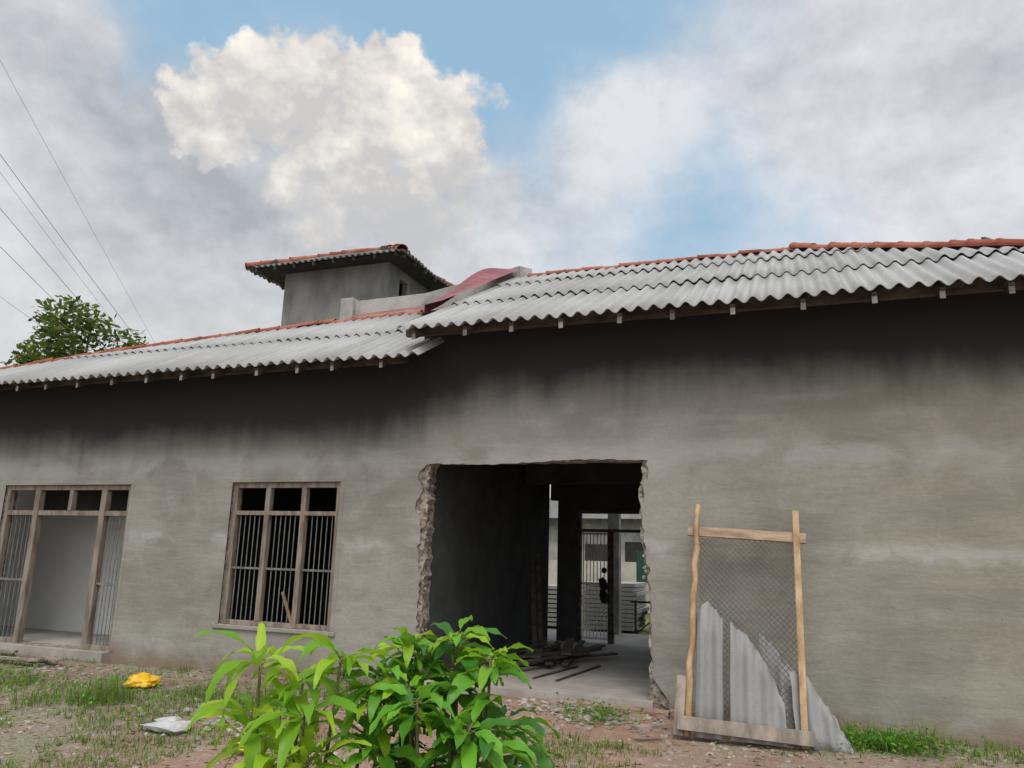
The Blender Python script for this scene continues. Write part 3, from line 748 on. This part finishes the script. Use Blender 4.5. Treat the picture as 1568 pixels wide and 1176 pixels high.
def bag(name, c, r, seed):
    bm = bmesh.new(); bmesh.ops.create_icosphere(bm, subdivisions=4, radius=1)
    for v in bm.verts:
        n = mn.noise(v.co*1.6+Vector((seed, 0, 0)))*0.45 + abs(mn.noise(v.co*4+Vector((seed, 2, 0))))*0.35
        v.co *= (0.8+n); v.co.z = max(v.co.z*0.5, -0.12)
    me = bpy.data.meshes.new(name)
    bm.to_mesh(me); bm.free(); me.materials.append(M_yellow)
    for p in me.polygons: p.use_smooth = True
    o = bpy.data.objects.new(name, me); COL.objects.link(o); o.location = c; o.scale = (r, r, r)
bag("yellow_plastic_bag", (-7.05, -1.2, 0.05), 0.19, 1); bag("yellow_plastic_bag", (-4.20, -2.95, 0.03), 0.09, 3)

# ------------------------------------------------------------------ mango saplings
def leaf(mb, base, d, L, w, droop, rr, seg_=7):
    base = Vector(base); d = Vector(d).normalized(); side = d.cross(Vector((0,0,1)))
    if side.length < 0.05: side = Vector((1,0,0))
    side.normalize(); roll = rr.uniform(-0.5, 0.5)
    p = base.copy(); cur = d.copy(); rows = []; ph = rr.uniform(0, 6.28)
    for i in range(seg_+1):
        t = i/seg_; prof = (math.sin(math.pi*min(1, t**0.72)))**0.75 if 0 < t < 1 else 0.0
        if t > 0.75: prof *= 0.9
        s_ = (Matrix.Rotation(roll, 3, cur) @ side); upn = s_.cross(cur).normalized()
        hw = w/2*prof + 0.0012; fold = 0.32*hw; wv = 0.006*math.sin(t*14+ph)
        rows.append((p - s_*hw + upn*(fold+wv), p.copy(), p + s_*hw + upn*(fold-wv)))
        p = p + cur*(L/seg_)
        cur = (cur + Vector((0,0,-1))*droop*(0.5+t)/seg_*1.6).normalized()
    n = len(mb.v)
    for r in rows:
        for q in r: mb.v.append(tuple(q))
    for i in range(seg_):
        for k in range(2):
            a = n+i*3+k; mb.f.append((a, a+1, a+4, a+3))
def sapling(name, root, whorls, mat, seed, L0, L1, nleaf, droop, wr=0.2):
    e = empty(name); rr = random.Random(seed); lm = MB(); st = MB(); root = Vector(root)
    for (x, y, z) in whorls:
        tip = Vector((x, y, z)); midp = root.lerp(tip, 0.55)+Vector(((x-root.x)*0.2, (y-root.y)*0.2, -0.02))
        st.tube([root, root.lerp(midp, 0.5)+Vector((0,0,0.03)), midp, tip], [0.013, 0.010, 0.008, 0.005], 6)
        n = int(nleaf*rr.uniform(0.8, 1.2)); a0 = rr.uniform(0, 6.28)
        for i in range(n):
            a = a0+i*2.4+rr.uniform(-.2, .2); el = rr.uniform(-0.35, 0.75) * (1 if i < n*0.75 else 1.4)
            b = tip - Vector((0,0,1))*rr.uniform(0, 0.10)*(i/n)
            d = Vector((math.cos(a)*math.cos(el), math.sin(a)*math.cos(el), math.sin(el)))
            pet = b + d*0.025; st.tube([b, pet], [0.002, 0.0015], 4)
            L = rr.uniform(L0, L1); leaf(lm, pet, d, L, L*rr.uniform(wr*0.85, wr*1.15), droop*rr.uniform(0.6, 1.5), rr)
    lm.obj("leaves", mat, e, smooth=True); st.obj("stems", M_stem, e, smooth=True)
sapling("mango_sapling", (-1.75, -5.95, 0), [(-1.86,-5.95,1.18),(-1.74,-5.85,1.12),(-1.54,-5.92,1.20),(-1.62,-6.0,1.02),(-1.84,-6.0,1.0),(-1.45,-5.85,1.06),(-1.72,-6.02,0.88),(-1.90,-5.9,0.88),(-1.56,-6.05,0.90)], M_leafY, 3, 0.17, 0.26, 14, 1.3, 0.19)
rr = random.Random(8)
wh = [(-1.36,-5.7,1.20),(-1.22,-5.65,1.25),(-1.08,-5.7,1.17),(-1.30,-5.8,1.10)]
for _ in range(24): wh.append((rr.uniform(-1.46, -0.98), rr.uniform(-6.0, -5.45), rr.uniform(0.65, 1.14)))
sapling("mango_sapling", (-1.22, -5.7, 0), wh, M_leafD, 5, 0.12, 0.20, 16, 0.9, 0.29)
sapling("mango_sapling", (-1.15, -5.72, 0), [(-1.38,-5.72,1.24),(-1.2,-5.68,1.28),(-1.04,-5.75,1.22),(-1.28,-5.9,1.12),(-1.12,-5.9,1.02)], M_leafY, 6, 0.10, 0.16, 11, 0.9, 0.27)

# ------------------------------------------------------------------ trees
def tree(name, base, h, clumps, nleaf, lsz, seed, mat=M_tree, cut=-0.12):
    e = empty(name); rr = random.Random(seed); base = Vector(base); st = MB(); lf = MB()
    top = base+Vector((0,0,h)); st.tube([base, base.lerp(top, 0.5)+Vector((0.15, 0, 0)), top], [0.22, 0.16, 0.08], 8)
    for (cx, cy, cz, r) in clumps:
        c = Vector((cx, cy, cz)); s_ = base.lerp(top, rr.uniform(0.6, 0.95))
        st.tube([s_, s_.lerp(c, 0.5)+Vector((0,0,-0.1)), c], [0.08, 0.05, 0.02], 6)
        for _ in range(int(nleaf*r*r)):
            d = Vector((rr.gauss(0,1), rr.gauss(0,1), rr.gauss(0,1))).normalized()*r*(rr.random()**0.45)
            if mn.noise((c+d)*2.2) < cut: continue
            p = c+d; u_ = Vector((rr.gauss(0,1), rr.gauss(0,1), rr.gauss(0,0.6))).normalized(); w_ = u_.cross(Vector((rr.gauss(0,1), rr.gauss(0,1), rr.gauss(0,1)))).normalized(); L = lsz*rr.uniform(0.6, 1.3)
            lf.quad(p, p+u_*L*0.5+w_*L*0.25, p+u_*L, p+u_*L*0.5-w_*L*0.25)
    lf.obj("crown", mat, e); st.obj("trunk", M_bark, e, smooth=True)
rr = random.Random(31); cl = []
for (x, z, r) in ((-24.5,9.4,0.95),(-23.3,9.1,0.85),(-25.4,8.8,0.8),(-22.4,8.5,0.75),(-26.0,8.0,0.7),(-25.0,8.0,1.0),(-23.8,8.0,1.0),(-22.5,7.6,0.85),(-21.6,7.5,0.65),(-21.3,6.9,0.6),(-26.0,7.1,0.7),(-25,6.9,1.0),(-23.7,6.8,1.0),(-22.3,6.7,0.9),(-24.3,5.9,1.1)):
    cl.append((x, 11.6+rr.uniform(-0.8, 0.8), z, r))
tree("broadleaf_tree", (-24.0, 11.6, 0), 7.4, cl, 680, 0.27, 1, cut=-0.06)
cl = [(-38+rr.uniform(-3,1.2), 17+rr.uniform(-1,1), 9.2+rr.uniform(-2.5,0.6), 1.5) for _ in range(9)]
tree("broadleaf_tree", (-39, 17, 0), 7.5, cl, 150, 0.4, 2)
cl = [(x_, 26+rr.uniform(-1.5, 1.5), rr.uniform(1.0, 2.6), 1.6) for x_ in range(-26, 16, 2)]
tree("distant_trees", (-8, 26, 0), 2.5, cl, 110, 0.5, 3, cut=-0.5)
pe = empty("palm_tree"); st = MB(); lf = MB(); pc = Vector((-19.4, 11.6, 7.75))
st.tube([(-19.5, 11.7, 0), (-19.4, 11.7, 4), pc], [0.16, 0.12, 0.09], 8)
for k in range(11):
    a = k*0.57+rr.uniform(-.1, .1); el = rr.uniform(0.1, 1.0); d = Vector((math.cos(a)*math.cos(el), math.sin(a)*math.cos(el), math.sin(el))); p = pc.copy(); cur = d; side = d.cross(Vector((0,0,1))).normalized()
    for i in range(16):
        q = p+cur*0.06
        for s_ in (-1, 1):
            t_ = q+side*s_*0.26*math.sin(math.pi*(i+1.5)/18)+cur*0.14+Vector((0,0,-0.06)); lf.tri(p, q, t_)
        p = q; cur = (cur+Vector((0,0,-0.09))).normalized()
lf.obj("fronds", M_tree, pe); st.obj("trunk", M_bark, pe, smooth=True)

# ------------------------------------------------------------------ power lines
pl = empty("power_lines")
def cable(p, q, sag, r, i):
    p, q = Vector(p), Vector(q); P = []
    for k in range(25):
        t = k/24; v = p.lerp(q, t); v.z -= sag*4*t*(1-t); P.append(v)
    mb = MB(); mb.tube(P, [r]*25, 5); mb.obj("cable_%d" % i, M_cable, pl, smooth=True)
far = Vector((-24.0, 16.0, 8.2))
for i, (dz, dx, rad) in enumerate(((5.8, 0.0, .004), (3.75, 0.2, .007), (3.4, 0.5, .004), (2.6, 0.8, .007), (1.7, 1.1, .007), (0.4, 1.4, .005))):
    near = Vector((-15.5, 0.2, 7.0+dz)); f2 = far+Vector((-dx*1.0, 0, -0.15*i))
    ext = near+(near-f2)*0.6
    cable(ext, f2, 0.12, rad, i)
mb = MB(); mb.tube([(-24.3,16,0),(-24.3,16,8.6)],[0.14,0.1],8); mb.beam((-25.6,16,8.1),(-23.2,16,8.1),0.1,0.1); mb.obj("pole", M_conc, pl)

# ------------------------------------------------------------------ world
world = bpy.data.worlds.new("World"); sc.world = world; world.use_nodes = True
try: world.cycles.sampling_method = 'MANUAL'; world.cycles.sample_map_resolution = 256
except Exception: pass
t = NT(world.node_tree)
bg = t.n['Background']; STR = 0.1; bg.inputs['Strength'].default_value = STR
sky = t.n.new('ShaderNodeTexSky'); sky.sky_type = 'NISHITA'; sky.sun_disc = False
SE, SAZ = math.radians(62), math.radians(160)
sky.sun_elevation = SE; sky.sun_rotation = SAZ; sky.air_density = 1.0; sky.dust_density = 1.5; sky.ozone_density = 1.2
tcw = t.n.new('ShaderNodeTexCoord').outputs['Generated']; D = t.vm('NORMALIZE', tcw)
dx, dy, dz = t.sep(D)
def dirv(az, el):
    az, el = math.radians(az), math.radians(el); return (math.sin(az)*math.cos(el), math.cos(az)*math.cos(el), math.sin(el))
w1 = t.vm('SCALE', t.vm('SUBTRACT', t.noise(D, 7, 5, 0.6, col=True), (0.5, 0.5, 0.5)), 0.15)
DW = t.vm('ADD', D, w1)
def lobes(vec, lst):
    acc = None
    for az, el, r in lst:
        k = t.math('SUBTRACT', 1.0, t.math('DIVIDE', t.vm('DISTANCE', vec, dirv(az, el)), r))
        acc = k if acc is None else t.math('MAXIMUM', acc, k)
    return acc
def summed(vec, lst):
    acc = None
    for az, el, r, w in lst:
        k = t.mr(t.vm('DISTANCE', vec, dirv(az, el)), 0, r, w, 0)
        acc = k if acc is None else t.math('ADD', acc, k)
    return acc
fb = t.noise(t.mapping(D, (1, 1, 1.9)), 2.8, 7, 0.52)
Ls = Vector(dirv(20, 60))*0.022
fb2 = t.noise(t.mapping(D, (1, 1, 1.3)), 9, 8, 0.58)
fb2_s = t.noise(t.mapping(t.vm('ADD', D, tuple(Ls)), (1, 1, 1.3)), 9, 6, 0.58)
cov = t.math('ADD', 0.74, t.math('MULTIPLY', t.math('SUBTRACT', fb, 0.5), 1.5))
cov = t.math('ADD', cov, t.math('MULTIPLY', t.math('SUBTRACT', fb2, 0.5), 0.45))
cov = t.math('ADD', cov, summed(DW, [
    (-48,34,0.20,-0.75),(-22,36,0.18,-0.55),(-20,29.5,0.11,-0.45),(-32,41,0.22,-0.8),(-8,25,0.16,-0.35),(-1,23,0.14,-0.25),(-50,29.5,0.07,-0.35),(-14,40,0.22,-0.4),
    (-52,22,0.28,0.6),(-38,22,0.26,0.7),(-26,23,0.20,0.6),(-56,31,0.14,0.6),(6,32,0.25,0.5),(11,26,0.2,0.3),(-12,31,0.13,0.5),(-17,32,0.10,0.3),(-35,15,0.3,0.4)]))
covm = t.mr(cov, 0.10, 1.0)
shade = t.math('ADD', 0.68, t.math('MULTIPLY', t.math('SUBTRACT', fb2, fb2_s), 1.5))
shade = t.math('ADD', shade, t.math('MULTIPLY', t.math('SUBTRACT', fb, 0.5), -0.6))
shade = t.math('ADD', shade, summed(DW, [
    (-50,24,0.28,-0.42),(-40,24,0.22,-0.2),(-30,22,0.2,-0.12),(-10,29,0.17,0.15),(5,33,0.25,-0.2),(10,22,0.3,0.15),(-5,20,0.3,0.2),(-58,19,0.2,0.35),(14,31,0.14,-0.15),(0,60,0.7,0.2)]))
shade = t.mr(shade, 0.05, 0.95, 0, 1, False)
ccol = t.mix(shade, (0.42, 0.45, 0.49), (0.76, 0.78, 0.82))
ccol = t.mix(t.mr(dz, 0.10, 0.40, 0.45, 0), ccol, (0.82, 0.78, 0.76))
# bright cumulus
vb = t.vor(DW, 13, 2, 'F1', 0.6)
fc = lobes(DW, [(-41,30.3,0.105),(-36.5,32.0,0.110),(-32,33.0,0.105),(-28.3,31,0.110),(-26.6,28.2,0.105),(-44.0,28.4,0.080),(-35,28.0,0.16),(-28.5,25.0,0.10)])
fc = t.math('ADD', fc, t.math('MULTIPLY', t.math('SUBTRACT', 0.42, vb), 0.42))
fc = t.math('ADD', fc, t.math('MULTIPLY', t.math('SUBTRACT', fb2, 0.5), 0.8))
cm = t.mr(fc, 0.03, 0.24)
cfade = t.mr(t.math('ADD', dz, t.math('MULTIPLY', t.math('SUBTRACT', fb2, 0.5), 0.35)), 0.35, 0.50)
inner = t.math('ADD', t.math('ADD', 0.66, t.math('MULTIPLY', t.math('SUBTRACT', fb2, fb2_s), 3.2)), t.math('MULTIPLY', t.math('SUBTRACT', 0.42, vb), 0.6))
inner = t.math('SUBTRACT', inner, t.mr(t.vm('DISTANCE', DW, dirv(-39, 26.5)), 0, 0.15, 0.28, 0))
cumc = t.mix(t.mr(inner, 0.0, 0.9, 0, 1, False), (0.62, 0.605, 0.60), (1.0, 0.94, 0.85))
cumc = t.mix(cfade, (0.56, 0.57, 0.59), cumc)
skyc = t.mix(0.80, sky.outputs[0], (3.6, 5.8, 7.8))
def tenx(c): return t.vm('SCALE', c, 1.0/STR)
c = t.mix(covm, skyc, tenx(ccol))
c = t.mix(cm, c, tenx(cumc))
# added bright area in the unseen sky around the sun, as fill light
glow = t.mr(t.vm('DISTANCE', D, dirv(160, 58)), 0.0, 1.1, 1.0, 0.0)
c = t.vm('ADD', c, t.vm('SCALE', (13.0, 12.3, 11.2), glow))
c = t.mix(t.mr(dz, -0.06, -0.01, 1, 0), c, (1.2, 1.1, 0.9))
t.l.new(c, bg.inputs['Color'])

# ------------------------------------------------------------------ sun (soft, hazy)
sl = bpy.data.lights.new("sun", 'SUN'); sl.energy = 1.5; sl.angle = math.radians(22); sl.color = (1.0, 0.95, 0.87)
so = bpy.data.objects.new("sun", sl); COL.objects.link(so)
sd = Vector((math.sin(SAZ)*math.cos(SE), math.cos(SAZ)*math.cos(SE), math.sin(SE)))
so.rotation_euler = (-sd).to_track_quat('-Z', 'Y').to_euler()
so.location = (0, -10, 20)
